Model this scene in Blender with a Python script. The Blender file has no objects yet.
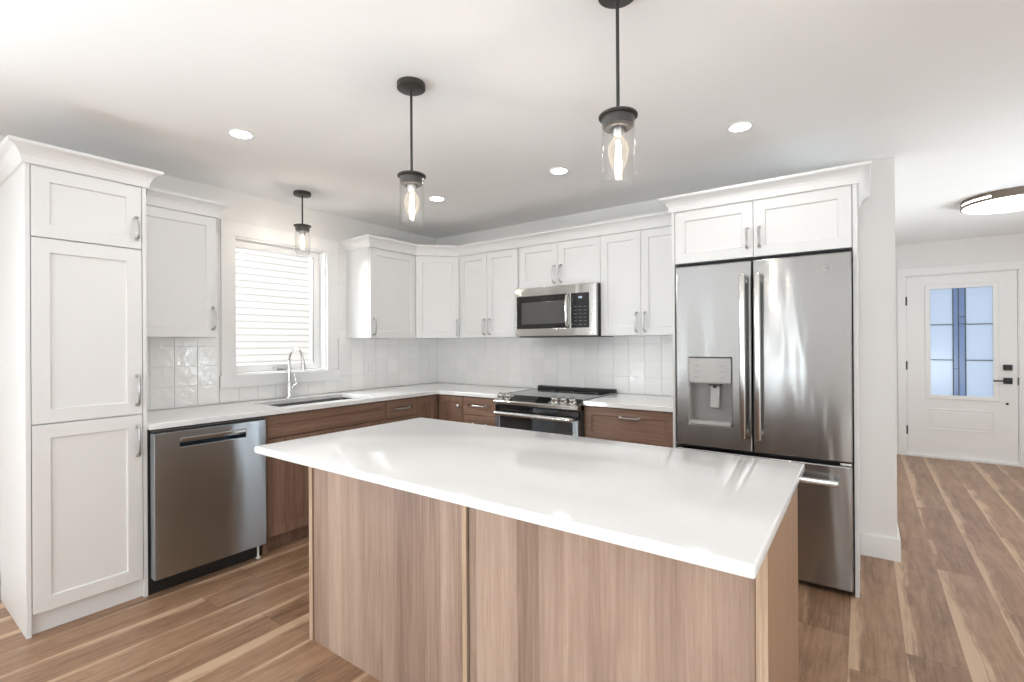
import bpy, bmesh, math, random
from mathutils import Matrix, Vector
R = random.Random(7)
PI = math.pi
sc = bpy.context.scene
COL = sc.collection

# ---------------------------------------------------------------- camera
cam_d = bpy.data.cameras.new('camera')
cam = bpy.data.objects.new('camera', cam_d); COL.objects.link(cam)
cam_d.sensor_fit = 'HORIZONTAL'; cam_d.sensor_width = 36.0
cam_d.lens = 487.64 / 1024 * 36.0
cam_d.shift_y = (341.81 - 341.0) / 1024
cam_d.clip_start = 0.02; cam_d.clip_end = 200
yaw, pitch, roll = 0.6251, 0.0015, -0.0064
fw = Vector((-math.sin(yaw)*math.cos(pitch), math.cos(yaw)*math.cos(pitch), math.sin(pitch)))
rt = Vector((math.cos(yaw), math.sin(yaw), 0)); up = rt.cross(fw)
c_, s_ = math.cos(roll), math.sin(roll)
rt, up = c_*rt + s_*up, -s_*rt + c_*up
cam.matrix_world = Matrix(((rt.x, up.x, -fw.x, 3.7245), (rt.y, up.y, -fw.y, -3.7821), (rt.z, up.z, -fw.z, 1.3461), (0, 0, 0, 1)))
sc.camera = cam

# ---------------------------------------------------------------- world, exposure
world = bpy.data.worlds.new('sky'); sc.world = world; world.use_nodes = True
bg = world.node_tree.nodes['Background']
bg.inputs[0].default_value = (1.0, 0.985, 0.965, 1); bg.inputs[1].default_value = 2.2
sc.view_settings.view_transform = 'Standard'
sc.view_settings.look = 'None'
sc.view_settings.gamma = 1.0
sc.view_settings.use_curve_mapping = False
sc.view_settings.exposure = -0.34
sc.cycles.use_denoising = True
sc.cycles.max_bounces = 12; sc.cycles.diffuse_bounces = 8; sc.cycles.glossy_bounces = 5
sc.cycles.transmission_bounces = 8; sc.cycles.transparent_max_bounces = 16
sc.cycles.caustics_reflective = False; sc.cycles.caustics_refractive = False
sc.cycles.sample_clamp_indirect = 6.0

def daylight(name, loc, direction, w, h, power, color=(1.0, 0.98, 0.96)):
    """area lamp shining in through one window opening"""
    d = bpy.data.lights.new(name, 'AREA'); d.shape = 'RECTANGLE'; d.size = w; d.size_y = h
    d.energy = power; d.color = color
    o = bpy.data.objects.new(name, d); COL.objects.link(o); o.location = loc
    o.rotation_euler = Vector(direction).to_track_quat('-Z', 'Z').to_euler()
    return o
H = 2.4663                                   # ceiling height
REAR, RIGHT, ENTRY = -7.6, 6.3, 3.548         # far walls of the room
WR = 3.8827                                   # end of the kitchen's back wall
# openings (from, to, sill, head) and the share of daylight each one lets in
REAR_WINDOWS = [(1.0, 1.3, 0.25, 2.15), (2.30, 2.70, 0.25, 2.15), (3.75, 5.95, 0.06, 2.15)]  # last one is unseen, added as a main light clear of refrigerator reflections
REAR_SHARE = [0.55, 0.45, 0.30]
SIDE_WINDOWS = [(-6.6, -4.7, 0.06, 2.10)]
SIDE_SHARE = [1.25]
RIGHT_WINDOWS = [(-5.6, -3.8, 0.7, 2.15), (0.2, 1.5, 0.7, 2.15)]  # second one is unseen, added to brighten the hall and entry
RIGHT_SHARE = [0.40, 0.72]
SKY_W, UPLIGHT_W = 5.0, 132.0                  # watts per square metre of opening: from the sky, and from added uplights that brighten the ceiling
def opening(centre, inward, w, z0, z1, share):
    c = Vector(centre); n = Vector(inward); A = w*(z1-z0)*share
    daylight('daylight_sky', c - n*0.20, n, w, z1-z0, SKY_W*A, (0.90, 0.955, 1.0))
    daylight('ceiling_fill_uplight', c - n*0.75 + Vector((0, 0, -0.65)), n + Vector((0, 0, 1.5)), w, (z1-z0)*0.8, UPLIGHT_W*A, (0.85, 0.94, 1.0))  # added lamp outside the opening, tilted up to brighten the ceiling
for (x0, x1, z0, z1), sh in zip(REAR_WINDOWS, REAR_SHARE): opening(((x0+x1)/2, REAR, (z0+z1)/2), (0, 1, 0), x1-x0, z0, z1, sh)
for (y0, y1, z0, z1), sh in zip(SIDE_WINDOWS, SIDE_SHARE): opening((0, (y0+y1)/2, (z0+z1)/2), (1, 0, 0), y1-y0, z0, z1, sh)
for (y0, y1, z0, z1), sh in zip(RIGHT_WINDOWS, RIGHT_SHARE): opening((RIGHT, (y0+y1)/2, (z0+z1)/2), (-1, 0, 0), y1-y0, z0, z1, sh)
daylight('daylight_kitchen', (-0.75, -2.35, 2.55), (1.0, 0.55, -0.75), 1.5, 0.8, 150.0, (0.95, 0.98, 1.0))   # sky above the neighbouring house

# ---------------------------------------------------------------- materials
def new_mat(name):
    m = bpy.data.materials.new(name); m.use_nodes = True
    nt = m.node_tree
    return m, nt, nt.nodes['Principled BSDF']
def N(nt, typ, **kw):
    n = nt.nodes.new(typ)
    for k, v in kw.items():
        if k in n.inputs.keys() if isinstance(k, str) else False: n.inputs[k].default_value = v
        else: setattr(n, k, v)
    return n
def mathn(nt, op, a, b=None, c=None, clamp=False):
    n = nt.nodes.new('ShaderNodeMath'); n.operation = op; n.use_clamp = clamp
    for i, v in enumerate((a, b, c)):
        if v is None: continue
        if isinstance(v, (int, float)): n.inputs[i].default_value = v
        else: nt.links.new(v, n.inputs[i])
    return n.outputs[0]
def mixc(nt, fac, a, b, blend='MIX'):
    n = nt.nodes.new('ShaderNodeMix'); n.data_type = 'RGBA'; n.blend_type = blend
    for sock, v in ((n.inputs[0], fac), (n.inputs[6], a), (n.inputs[7], b)):
        if isinstance(v, (int, float)): sock.default_value = v
        elif isinstance(v, tuple): sock.default_value = v if len(v) == 4 else v + (1,)
        else: nt.links.new(v, sock)
    return n.outputs[2]
def ramp(nt, fac, stops):
    n = nt.nodes.new('ShaderNodeValToRGB')
    el = n.color_ramp.elements
    while len(el) < len(stops): el.new(0.5)
    for e, (p, c) in zip(el, stops):
        e.position = p; e.color = c if len(c) == 4 else c + (1,)
    nt.links.new(fac, n.inputs[0])
    return n.outputs[0]
def noise(nt, vec, scale, detail=4.0, rough=0.55, dist=0.0, out=0):
    n = nt.nodes.new('ShaderNodeTexNoise')
    n.inputs['Scale'].default_value = scale; n.inputs['Detail'].default_value = detail
    n.inputs['Roughness'].default_value = rough; n.inputs['Distortion'].default_value = dist
    if vec is not None: nt.links.new(vec, n.inputs['Vector'])
    return n.outputs[out]
def position(nt, scale=(1, 1, 1), offset=None):
    g = nt.nodes.new('ShaderNodeNewGeometry')
    v = nt.nodes.new('ShaderNodeVectorMath'); v.operation = 'MULTIPLY'
    nt.links.new(g.outputs['Position'], v.inputs[0]); v.inputs[1].default_value = scale
    return v.outputs[0]
def bump(nt, bsdf, height, strength, dist=0.01):
    b = nt.nodes.new('ShaderNodeBump'); b.inputs['Strength'].default_value = strength
    b.inputs['Distance'].default_value = dist
    nt.links.new(height, b.inputs['Height']); nt.links.new(b.outputs[0], bsdf.inputs['Normal'])

def paint(name, col, rough=0.5, spec=0.4, mottle=0.015):
    m, nt, b = new_mat(name)
    n = noise(nt, position(nt), 2.3, 2.0)
    lo = tuple(max(0, c - mottle) for c in col); hi = tuple(min(1, c + mottle) for c in col)
    nt.links.new(mixc(nt, n, lo, hi), b.inputs['Base Color'])
    b.inputs['Roughness'].default_value = rough; b.inputs['Specular IOR Level'].default_value = spec
    bump(nt, b, noise(nt, position(nt), 160, 2.0), 0.02, 0.002)
    return m
def metal(name, col, rough, aniso=0.0, wave=0.0, tang_axis='Z', brush=0.0):
    m, nt, b = new_mat(name)
    b.inputs['Base Color'].default_value = col + (1,)
    b.inputs['Metallic'].default_value = 1.0; b.inputs['Roughness'].default_value = rough
    if aniso:
        t = nt.nodes.new('ShaderNodeTangent'); t.direction_type = 'RADIAL'; t.axis = tang_axis
        nt.links.new(t.outputs[0], b.inputs['Tangent']); b.inputs['Anisotropic'].default_value = aniso; b.inputs['Anisotropic Rotation'].default_value = 0.25
    if brush:
        n = noise(nt, position(nt, (1.2, 1.2, 220)), 4, 3.0)
        nt.links.new(mathn(nt, 'MULTIPLY_ADD', n, brush, rough - brush/2), b.inputs['Roughness'])
    if wave:
        n = noise(nt, position(nt, (1, 1, 0.22)), 5.5, 1.5, 0.4, 0.4)
        bump(nt, b, n, wave, 0.02)
    return m
def glass(name, tint=(1, 1, 1), refl=0.10, rough=0.0):
    m = bpy.data.materials.new(name); m.use_nodes = True; nt = m.node_tree; nt.nodes.clear()
    out = nt.nodes.new('ShaderNodeOutputMaterial'); mx = nt.nodes.new('ShaderNodeMixShader')
    tr = nt.nodes.new('ShaderNodeBsdfTransparent'); gl = nt.nodes.new('ShaderNodeBsdfGlossy')
    lw = nt.nodes.new('ShaderNodeLayerWeight'); lw.inputs[0].default_value = 0.35
    tr.inputs[0].default_value = tint + (1,); gl.inputs['Roughness'].default_value = rough
    f = mathn(nt, 'MULTIPLY_ADD', mathn(nt, 'POWER', lw.outputs['Facing'], 2.0), 0.4, refl*0.35, True)
    nt.links.new(f, mx.inputs[0]); nt.links.new(tr.outputs[0], mx.inputs[1]); nt.links.new(gl.outputs[0], mx.inputs[2])
    nt.links.new(mx.outputs[0], out.inputs[0])
    return m
def emit(name, col, strength, opacity=1.0):
    m = bpy.data.materials.new(name); m.use_nodes = True; nt = m.node_tree; nt.nodes.clear()
    out = nt.nodes.new('ShaderNodeOutputMaterial'); e = nt.nodes.new('ShaderNodeEmission')
    e.inputs[0].default_value = col + (1,); e.inputs[1].default_value = strength
    if opacity < 1:
        mx = nt.nodes.new('ShaderNodeMixShader'); tr = nt.nodes.new('ShaderNodeBsdfTransparent')
        lw = nt.nodes.new('ShaderNodeLayerWeight'); lw.inputs[0].default_value = 0.4
        nt.links.new(mathn(nt, 'MULTIPLY_ADD', lw.outputs['Facing'], 0.5, opacity, True), mx.inputs[0])
        nt.links.new(tr.outputs[0], mx.inputs[1]); nt.links.new(e.outputs[0], mx.inputs[2])
        nt.links.new(mx.outputs[0], out.inputs[0])
    else:
        nt.links.new(e.outputs[0], out.inputs[0])
    return m
def plain(name, col, rough=0.5, spec=0.5):
    m, nt, b = new_mat(name)
    n = noise(nt, position(nt), 30, 2.0)
    nt.links.new(mixc(nt, n, tuple(c*0.94 for c in col), tuple(min(1, c*1.06) for c in col)), b.inputs['Base Color'])
    b.inputs['Roughness'].default_value = rough; b.inputs['Specular IOR Level'].default_value = spec
    return m
def wood(name, dark, mid, light, grain='Z', strip=0.0, rough=0.42, spec=0.3, contrast=1.0):
    """veneer: long grain streaks along one axis, optional strips of differing tone"""
    m, nt, b = new_mat(name)
    fine = {'Z': (38, 38, 1.3), 'X': (1.3, 38, 38), 'Y': (38, 1.3, 38)}[grain]
    coarse = {'Z': (9, 9, 0.55), 'X': (0.55, 9, 9), 'Y': (9, 0.55, 9)}[grain]
    nf = noise(nt, position(nt, fine), 2.6, 6.0, 0.65, 0.3)
    nc = noise(nt, position(nt, coarse), 1.0, 4.0, 0.55, 0.9)
    pores = noise(nt, position(nt, tuple(v*3 for v in fine)), 3.0, 2.0, 0.5)
    f = mathn(nt, 'ADD', mathn(nt, 'MULTIPLY', nf, 0.5), mathn(nt, 'MULTIPLY', nc, 0.5))
    f = mathn(nt, 'MULTIPLY_ADD', mathn(nt, 'SUBTRACT', f, 0.5), 1.5*contrast, 0.5)
    if strip:
        sep = nt.nodes.new('ShaderNodeSeparateXYZ')
        nt.links.new(position(nt), sep.inputs[0])
        wob = noise(nt, position(nt, (0.4, 0.4, 0.4)), 1.0, 1.0)
        u = mathn(nt, 'ADD', mathn(nt, 'DIVIDE', mathn(nt, 'ADD', sep.outputs[0], sep.outputs[1]), strip), mathn(nt, 'MULTIPLY', wob, 0.6))
        w = nt.nodes.new('ShaderNodeTexWhiteNoise'); w.noise_dimensions = '1D'
        nt.links.new(mathn(nt, 'FLOOR', u), w.inputs['W'])
        f = mathn(nt, 'ADD', f, mathn(nt, 'MULTIPLY_ADD', w.outputs['Value'], 0.34, -0.17))
    col = ramp(nt, f, [(0.18, dark), (0.5, mid), (0.85, light)])
    col = mixc(nt, mathn(nt, 'MULTIPLY', mathn(nt, 'GREATER_THAN', pores, 0.62), 0.22), col, dark)
    nt.links.new(col, b.inputs['Base Color'])
    b.inputs['Roughness'].default_value = rough; b.inputs['Specular IOR Level'].default_value = spec
    bump(nt, b, nf, 0.08, 0.002)
    return m

def floor_material():
    m, nt, b = new_mat('floor_planks')
    W, L = 0.2, 1.32
    sep = nt.nodes.new('ShaderNodeSeparateXYZ'); nt.links.new(position(nt), sep.inputs[0])
    xs = mathn(nt, 'DIVIDE', mathn(nt, 'SUBTRACT', sep.outputs[0], 0.062), W)
    row = mathn(nt, 'FLOOR', xs); u = mathn(nt, 'FRACT', xs)
    wr = nt.nodes.new('ShaderNodeTexWhiteNoise'); wr.noise_dimensions = '1D'; nt.links.new(row, wr.inputs['W'])
    ys = mathn(nt, 'ADD', mathn(nt, 'DIVIDE', sep.outputs[1], L), wr.outputs['Value'])
    col_i = mathn(nt, 'FLOOR', ys); v = mathn(nt, 'FRACT', ys)
    comb = nt.nodes.new('ShaderNodeCombineXYZ'); nt.links.new(row, comb.inputs[0]); nt.links.new(col_i, comb.inputs[1])
    wp = nt.nodes.new('ShaderNodeTexWhiteNoise'); wp.noise_dimensions = '2D'; nt.links.new(comb.outputs[0], wp.inputs['Vector'])
    sepc = nt.nodes.new('ShaderNodeSeparateColor'); nt.links.new(wp.outputs['Color'], sepc.inputs[0])
    # per-plank shifted coordinates so that grain does not run across joints
    off = nt.nodes.new('ShaderNodeVectorMath'); off.operation = 'MULTIPLY_ADD'
    nt.links.new(wp.outputs['Color'], off.inputs[0]); off.inputs[1].default_value = (13, 17, 5)
    nt.links.new(position(nt), off.inputs[2])
    def stretched(s):
        k = nt.nodes.new('ShaderNodeVectorMath'); k.operation = 'MULTIPLY'
        nt.links.new(off.outputs[0], k.inputs[0]); k.inputs[1].default_value = s; return k.outputs[0]
    fine = noise(nt, stretched((30, 1.6, 1)), 2.4, 6.0, 0.65, 0.4)
    swirl = noise(nt, stretched((6.5, 0.75, 1)), 1.6, 4.0, 0.6, 1.6)
    cross = noise(nt, stretched((9, 5, 1)), 3.0, 4.0, 0.6, 0.6)
    f = mathn(nt, 'ADD', mathn(nt, 'MULTIPLY', fine, 0.52), mathn(nt, 'MULTIPLY', swirl, 0.42))
    f = mathn(nt, 'ADD', f, mathn(nt, 'MULTIPLY', cross, 0.20))
    f = mathn(nt, 'ADD', mathn(nt, 'MULTIPLY_ADD', mathn(nt, 'SUBTRACT', f, 0.57), 1.9, 0.5), mathn(nt, 'MULTIPLY_ADD', sepc.outputs[0], 0.26, -0.13))
    base = ramp(nt, f, [(0.12, (0.15, 0.082, 0.048)), (0.48, (0.31, 0.180, 0.106)), (0.9, (0.47, 0.30, 0.19))])
    # pale sapwood along one side of most planks
    wob = noise(nt, stretched((1.0, 0.9, 1)), 1.3, 3.0, 0.6)
    width = mathn(nt, 'MULTIPLY', mathn(nt, 'SUBTRACT', mathn(nt, 'ADD', wob, mathn(nt, 'MULTIPLY', sepc.outputs[1], 0.3)), 0.46), 0.80)
    d = mathn(nt, 'ADD', mathn(nt, 'SUBTRACT', width, u), mathn(nt, 'MULTIPLY_ADD', fine, 0.5, -0.25))
    soft = nt.nodes.new('ShaderNodeMapRange'); soft.interpolation_type = 'SMOOTHSTEP'
    nt.links.new(d, soft.inputs['Value']); soft.inputs['From Min'].default_value = -0.10; soft.inputs['From Max'].default_value = 0.14
    sap = mixc(nt, fine, (0.52, 0.355, 0.225), (0.72, 0.53, 0.36))
    col = mixc(nt, mathn(nt, 'MULTIPLY', soft.outputs[0], 0.85), base, sap)
    eu = mathn(nt, 'LESS_THAN', mathn(nt, 'MINIMUM', u, mathn(nt, 'SUBTRACT', 1.0, u)), 0.006)
    ev = mathn(nt, 'LESS_THAN', mathn(nt, 'MINIMUM', v, mathn(nt, 'SUBTRACT', 1.0, v)), 0.0012)
    edge = mathn(nt, 'MAXIMUM', eu, ev)
    col = mixc(nt, mathn(nt, 'MULTIPLY', edge, 0.45), col, (0.09, 0.045, 0.025))
    nt.links.new(col, b.inputs['Base Color'])
    nt.links.new(mathn(nt, 'MULTIPLY_ADD', fine, 0.14, 0.27), b.inputs['Roughness'])
    b.inputs['Specular IOR Level'].default_value = 0.45
    bump(nt, b, mathn(nt, 'SUBTRACT', fine, edge), 0.06, 0.003)
    return m

def tile_material():
    m, nt, b = new_mat('glazed_tile')
    g = nt.nodes.new('ShaderNodeNewGeometry')
    rnd = g.outputs['Random Per Island']
    cl = noise(nt, position(nt), 9, 3.0, 0.6)
    f = mathn(nt, 'ADD', mathn(nt, 'MULTIPLY', rnd, 0.7), mathn(nt, 'MULTIPLY', cl, 0.3))
    nt.links.new(ramp(nt, f, [(0.1, (0.83, 0.825, 0.815)), (0.5, (0.865, 0.86, 0.85)), (0.9, (0.89, 0.885, 0.875))]), b.inputs['Base Color'])
    b.inputs['Roughness'].default_value = 0.08; b.inputs['Specular IOR Level'].default_value = 0.55
    h = mathn(nt, 'ADD', noise(nt, position(nt), 17, 2.0, 0.5, 0.5), mathn(nt, 'MULTIPLY', noise(nt, position(nt), 48, 2.0), 0.25))
    bump(nt, b, h, 0.20, 0.012)
    return m

M = {}
M['wall'] = paint('wall_paint', (0.82, 0.812, 0.80), 0.6, 0.25)
M['ceiling'] = paint('ceiling_paint', (0.89, 0.89, 0.89), 0.8, 0.15)
M['trim'] = paint('trim_paint', (0.86, 0.86, 0.855), 0.38, 0.4, 0.005)
M['cab'] = paint('cabinet_lacquer', (0.785, 0.785, 0.785), 0.36, 0.4, 0.005)
M['quartz'] = paint('white_quartz', (0.87, 0.87, 0.865), 0.07, 0.5, 0.01)
M['floor'] = floor_material()
M['tile'] = tile_material()
M['grout'] = paint('grout', (0.79, 0.785, 0.775), 0.8, 0.1)
M['walnut'] = wood('walnut_upright', (0.135, 0.077, 0.053), (0.235, 0.143, 0.102), (0.34, 0.222, 0.165), 'Z')
M['walnut_x'] = wood('walnut_across', (0.135, 0.077, 0.053), (0.235, 0.143, 0.102), (0.34, 0.222, 0.165), 'X')
M['walnut_y'] = wood('walnut_along', (0.135, 0.077, 0.053), (0.235, 0.143, 0.102), (0.34, 0.222, 0.165), 'Y')
M['island'] = wood('island_veneer', (0.205, 0.132, 0.097), (0.355, 0.247, 0.19), (0.50, 0.375, 0.295), 'Z', strip=0.085, contrast=0.85)
M['edge'] = wood('pale_edge_band', (0.34, 0.23, 0.155), (0.47, 0.34, 0.24), (0.60, 0.46, 0.345), 'Z', contrast=1.3)
M['side'] = wood('island_end_veneer', (0.30, 0.175, 0.105), (0.40, 0.25, 0.155), (0.47, 0.31, 0.20), 'Z', contrast=0.6)
M['steel'] = metal('brushed_steel', (0.385, 0.383, 0.38), 0.20, 0.92, 0.34, 'Z', 0.05)
M['steel_light'] = metal('light_brushed_steel', (0.60, 0.59, 0.57), 0.24, 0.9, 0.20, 'Z', 0.05)
M['button_grey'] = plain('button_grey', (0.11, 0.11, 0.115), 0.4)
M['steel_dark'] = metal('dark_steel', (0.38, 0.415, 0.45), 0.24, 0.93, 0.22, 'Z', 0.05)
M['satin'] = metal('satin_metal', (0.70, 0.70, 0.69), 0.22)
M['panel_grey'] = plain('dispenser_grey', (0.50, 0.495, 0.485), 0.35)
M['cavity_grey'] = plain('cavity_grey', (0.36, 0.355, 0.35), 0.32)
M['nickel'] = metal('brushed_nickel', (0.50, 0.495, 0.49), 0.30)
M['chrome'] = metal('chrome', (0.82, 0.82, 0.82), 0.08)
M['black_glass'] = plain('black_glass', (0.012, 0.012, 0.013), 0.04, 0.6)
M['oven_glass'] = plain('smoked_glass', (0.028, 0.028, 0.028), 0.05, 0.6)
M['mw_glass'] = plain('microwave_window', (0.075, 0.073, 0.07), 0.06, 0.9)
M['black'] = plain('black_plastic', (0.014, 0.014, 0.014), 0.45)
M['charcoal'] = plain('charcoal_side', (0.06, 0.06, 0.06), 0.5)
M['bronze'] = plain('dark_bronze', (0.035, 0.031, 0.028), 0.42)
M['rim'] = metal('bronze_rim', (0.20, 0.165, 0.135), 0.35)
M['clear'] = glass('clear_glass', (0.985, 0.985, 0.98), 0.10)
M['window_glass'] = glass('window_glass', (0.97, 0.98, 0.98), 0.08)
M['bulb'] = emit('warm_bulb', (1.0, 0.86, 0.68), 1.5, 0.16)
M['filament'] = emit('filament', (1.0, 0.90, 0.77), 480.0)
M['led'] = emit('led_lens', (1.0, 0.97, 0.93), 100.0)
M['led_hall'] = emit('led_diffuser', (1.0, 0.96, 0.91), 12.0)
M['plastic'] = plain('white_plastic', (0.80, 0.80, 0.79), 0.35)
M['grey_plastic'] = plain('grey_plastic', (0.36, 0.36, 0.355), 0.35)
M['display'] = emit('display_digits', (0.75, 0.88, 1.0), 0.9)
M['siding'] = paint('vinyl_siding', (0.86, 0.85, 0.84), 0.6, 0.2)
M['ground'] = paint('outdoor_ground', (0.55, 0.54, 0.52), 0.9, 0.1, 0.08)
M['lead'] = plain('dark_caming', (0.10, 0.11, 0.13), 0.4)
def frosted(name, col, opac):
    m, nt, b = new_mat(name); nt.nodes.remove(b)
    out = nt.nodes['Material Output']
    tl = nt.nodes.new('ShaderNodeBsdfTranslucent'); gl = nt.nodes.new('ShaderNodeBsdfGlossy'); gl.inputs['Roughness'].default_value = 0.15
    tr = nt.nodes.new('ShaderNodeBsdfTransparent'); tr.inputs[0].default_value = col + (1,)
    n = noise(nt, position(nt), 60, 2.0)
    nt.links.new(mixc(nt, n, tuple(c*0.95 for c in col), col), tl.inputs[0])
    m1 = nt.nodes.new('ShaderNodeMixShader'); m1.inputs[0].default_value = opac
    nt.links.new(tr.outputs[0], m1.inputs[1]); nt.links.new(tl.outputs[0], m1.inputs[2])
    m2 = nt.nodes.new('ShaderNodeMixShader'); m2.inputs[0].default_value = 0.05
    nt.links.new(m1.outputs[0], m2.inputs[1]); nt.links.new(gl.outputs[0], m2.inputs[2])
    nt.links.new(m2.outputs[0], out.inputs[0])
    return m
M['frost'] = frosted('frosted_glass', (0.66, 0.745, 0.86), 0.9)  # pale blue of the sky outside is put into the glass tint
M['frost_sky'] = frosted('sky_tinted_glass', (0.36, 0.46, 0.64), 0.9)  # deeper blue seen through the centre strip is put into its tint

# ---------------------------------------------------------------- mesh helpers
def box(bm, x0, x1, y0, y1, z0, z1, bev=0.0, seg=2):
    x0, x1 = sorted((x0, x1)); y0, y1 = sorted((y0, y1)); z0, z1 = sorted((z0, z1))
    vs = [bm.verts.new((x, y, z)) for x in (x0, x1) for y in (y0, y1) for z in (z0, z1)]
    q = [(0, 1, 3, 2), (4, 6, 7, 5), (0, 4, 5, 1), (2, 3, 7, 6), (0, 2, 6, 4), (1, 5, 7, 3)]
    fs = [bm.faces.new([vs[i] for i in f]) for f in q]
    if bev > 0:
        es = list({e for f in fs for e in f.edges})
        bmesh.ops.bevel(bm, geom=es, offset=bev, segments=seg, affect='EDGES', profile=0.5, clamp_overlap=True)
    return fs
def cells(bm, us, vs, keep, w0, w1, plane='XY', bev=0.0):
    """a slab made of grid cells (us x vs), holes where keep(i,j) is false, thickness w0..w1"""
    def P(u, v, w): return (u, v, w) if plane == 'XY' else (u, w, v)
    cache = {}
    def V(i, j, k):
        if (i, j, k) not in cache: cache[(i, j, k)] = bm.verts.new(P(us[i], vs[j], w1 if k else w0))
        return cache[(i, j, k)]
    K = lambda i, j: 0 <= i < len(us)-1 and 0 <= j < len(vs)-1 and keep(i, j)
    fs = []
    for i in range(len(us)-1):
        for j in range(len(vs)-1):
            if not K(i, j): continue
            for k in (0, 1): fs.append(bm.faces.new([V(i, j, k), V(i+1, j, k), V(i+1, j+1, k), V(i, j+1, k)]))
            for (di, dj), (a, b) in (((-1, 0), ((i, j), (i, j+1))), ((1, 0), ((i+1, j), (i+1, j+1))), ((0, -1), ((i, j), (i+1, j))), ((0, 1), ((i, j+1), (i+1, j+1)))):
                if not K(i+di, j+dj): fs.append(bm.faces.new([V(*a, 0), V(*b, 0), V(*b, 1), V(*a, 1)]))
    bmesh.ops.recalc_face_normals(bm, faces=fs)
    es = list({e for f in fs for e in f.edges})
    r = bmesh.ops.dissolve_limit(bm, angle_limit=0.01, verts=list(cache.values()), edges=es)
    if bev:
        e2 = [e for e in bm.edges if e.is_valid and len(e.link_faces) == 2 and e.calc_face_angle(0) > 0.5]
        bmesh.ops.bevel(bm, geom=e2, offset=bev, segments=2, affect='EDGES', profile=0.5, clamp_overlap=True)
def tube(bm, pts, r, n=10, cap=True, radii=None):
    pts = [Vector(p) for p in pts]; rings = []
    ref = None
    for i, p in enumerate(pts):
        a = pts[max(0, i-1)]; b = pts[min(len(pts)-1, i+1)]
        t = (b-a).normalized()
        if ref is None: ref = t.orthogonal().normalized()
        ref = (ref - t*ref.dot(t)).normalized(); bi = t.cross(ref)
        rr = radii[i] if radii else r
        rings.append([bm.verts.new(p + (ref*math.cos(2*PI*k/n) + bi*math.sin(2*PI*k/n))*rr) for k in range(n)])
    for a, b in zip(rings, rings[1:]):
        for k in range(n): bm.faces.new([a[k], a[(k+1) % n], b[(k+1) % n], b[k]])
    if cap:
        bm.faces.new(rings[0][::-1]); bm.faces.new(rings[-1])
def lathe(bm, prof, n=32, mat=None, closed=False):
    """revolve (r,z) profile about z"""
    rings = []
    for r, z in prof:
        if r < 1e-6: rings.append([bm.verts.new((0, 0, z))])
        else: rings.append([bm.verts.new((r*math.cos(2*PI*k/n), r*math.sin(2*PI*k/n), z)) for k in range(n)])
    new = [v for rg in rings for v in rg]
    prs = list(zip(rings, rings[1:])) + ([(rings[-1], rings[0])] if closed else [])
    for a, b in prs:
        for k in range(n):
            k2 = (k+1) % n
            if len(a) == 1 and len(b) == 1: continue
            if len(a) == 1: bm.faces.new([a[0], b[k2], b[k]])
            elif len(b) == 1: bm.faces.new([a[k], a[k2], b[0]])
            else: bm.faces.new([a[k], a[k2], b[k2], b[k]])
    if mat is not None: bmesh.ops.transform(bm, matrix=mat, verts=new)
def sweep(bm, prof, path):
    """closed profile (outward offset, z) swept along a flat polyline path; outward = right of travel"""
    path = [Vector(p) for p in path]; n = len(path); rings = []
    for i, p in enumerate(path):
        d1 = (path[i]-path[i-1]).normalized() if i else None
        d2 = (path[i+1]-path[i]).normalized() if i < n-1 else None
        n1 = Vector((d1.y, -d1.x)) if d1 else None
        n2 = Vector((d2.y, -d2.x)) if d2 else None
        if n1 is None: m = n2
        elif n2 is None: m = n1
        else:
            m = (n1+n2).normalized(); m = m / max(0.2, m.dot(n1))
        rings.append([bm.verts.new((p.x + m.x*o, p.y + m.y*o, z)) for o, z in prof])
    k = len(prof)
    for a, b in zip(rings, rings[1:]):
        for j in range(k): bm.faces.new([a[j], a[(j+1) % k], b[(j+1) % k], b[j]])
    bm.faces.new(rings[0][::-1]); bm.faces.new(rings[-1])
def prism_x(bm, poly, x0, x1):
    """(y,z) polygon extruded along x"""
    a = [bm.verts.new((x0, y, z)) for y, z in poly]; b = [bm.verts.new((x1, y, z)) for y, z in poly]
    k = len(poly)
    for j in range(k): bm.faces.new([a[j], a[(j+1) % k], b[(j+1) % k], b[j]])
    bm.faces.new(a[::-1]); bm.faces.new(b)

def obj(name, bm, mat, parent=None, smooth=False, loc=None, rot=None):
    bmesh.ops.recalc_face_normals(bm, faces=bm.faces[:])
    me = bpy.data.meshes.new(name); bm.to_mesh(me); bm.free()
    me.materials.append(mat)
    if smooth:
        me.polygons.foreach_set('use_smooth', [True]*len(me.polygons))
        try: me.set_sharp_from_angle(angle=math.radians(40))
        except Exception: pass
    o = bpy.data.objects.new(name, me); COL.objects.link(o)
    if parent is not None: o.parent = parent
    if loc is not None: o.location = loc
    if rot is not None: o.rotation_euler = rot
    return o
def tag(o, label=None, cat=None, group=None, kind=None):
    for k, v in (('label', label), ('category', cat), ('group', group), ('kind', kind)):
        if v: o[k] = v
    return o
def thing(name, label, cat, loc=(0, 0, 0), rotz=0.0, group=None, kind=None):
    o = bpy.data.objects.new(name, None); COL.objects.link(o)
    o.location = loc; o.rotation_euler = (0, 0, rotz); o.empty_display_size = 0.1
    return tag(o, label, cat, group, kind)
def struct(name, bm, mat, parent=None):
    o = obj(name, bm, mat, parent)
    if parent is None: o['kind'] = 'structure'
    return o
def copy_tree(o, parent=None):
    c = o.copy(); COL.objects.link(c)
    if parent is not None: c.parent = parent
    for ch in list(o.children): copy_tree(ch, c)
    return c
B = bmesh.new

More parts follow.
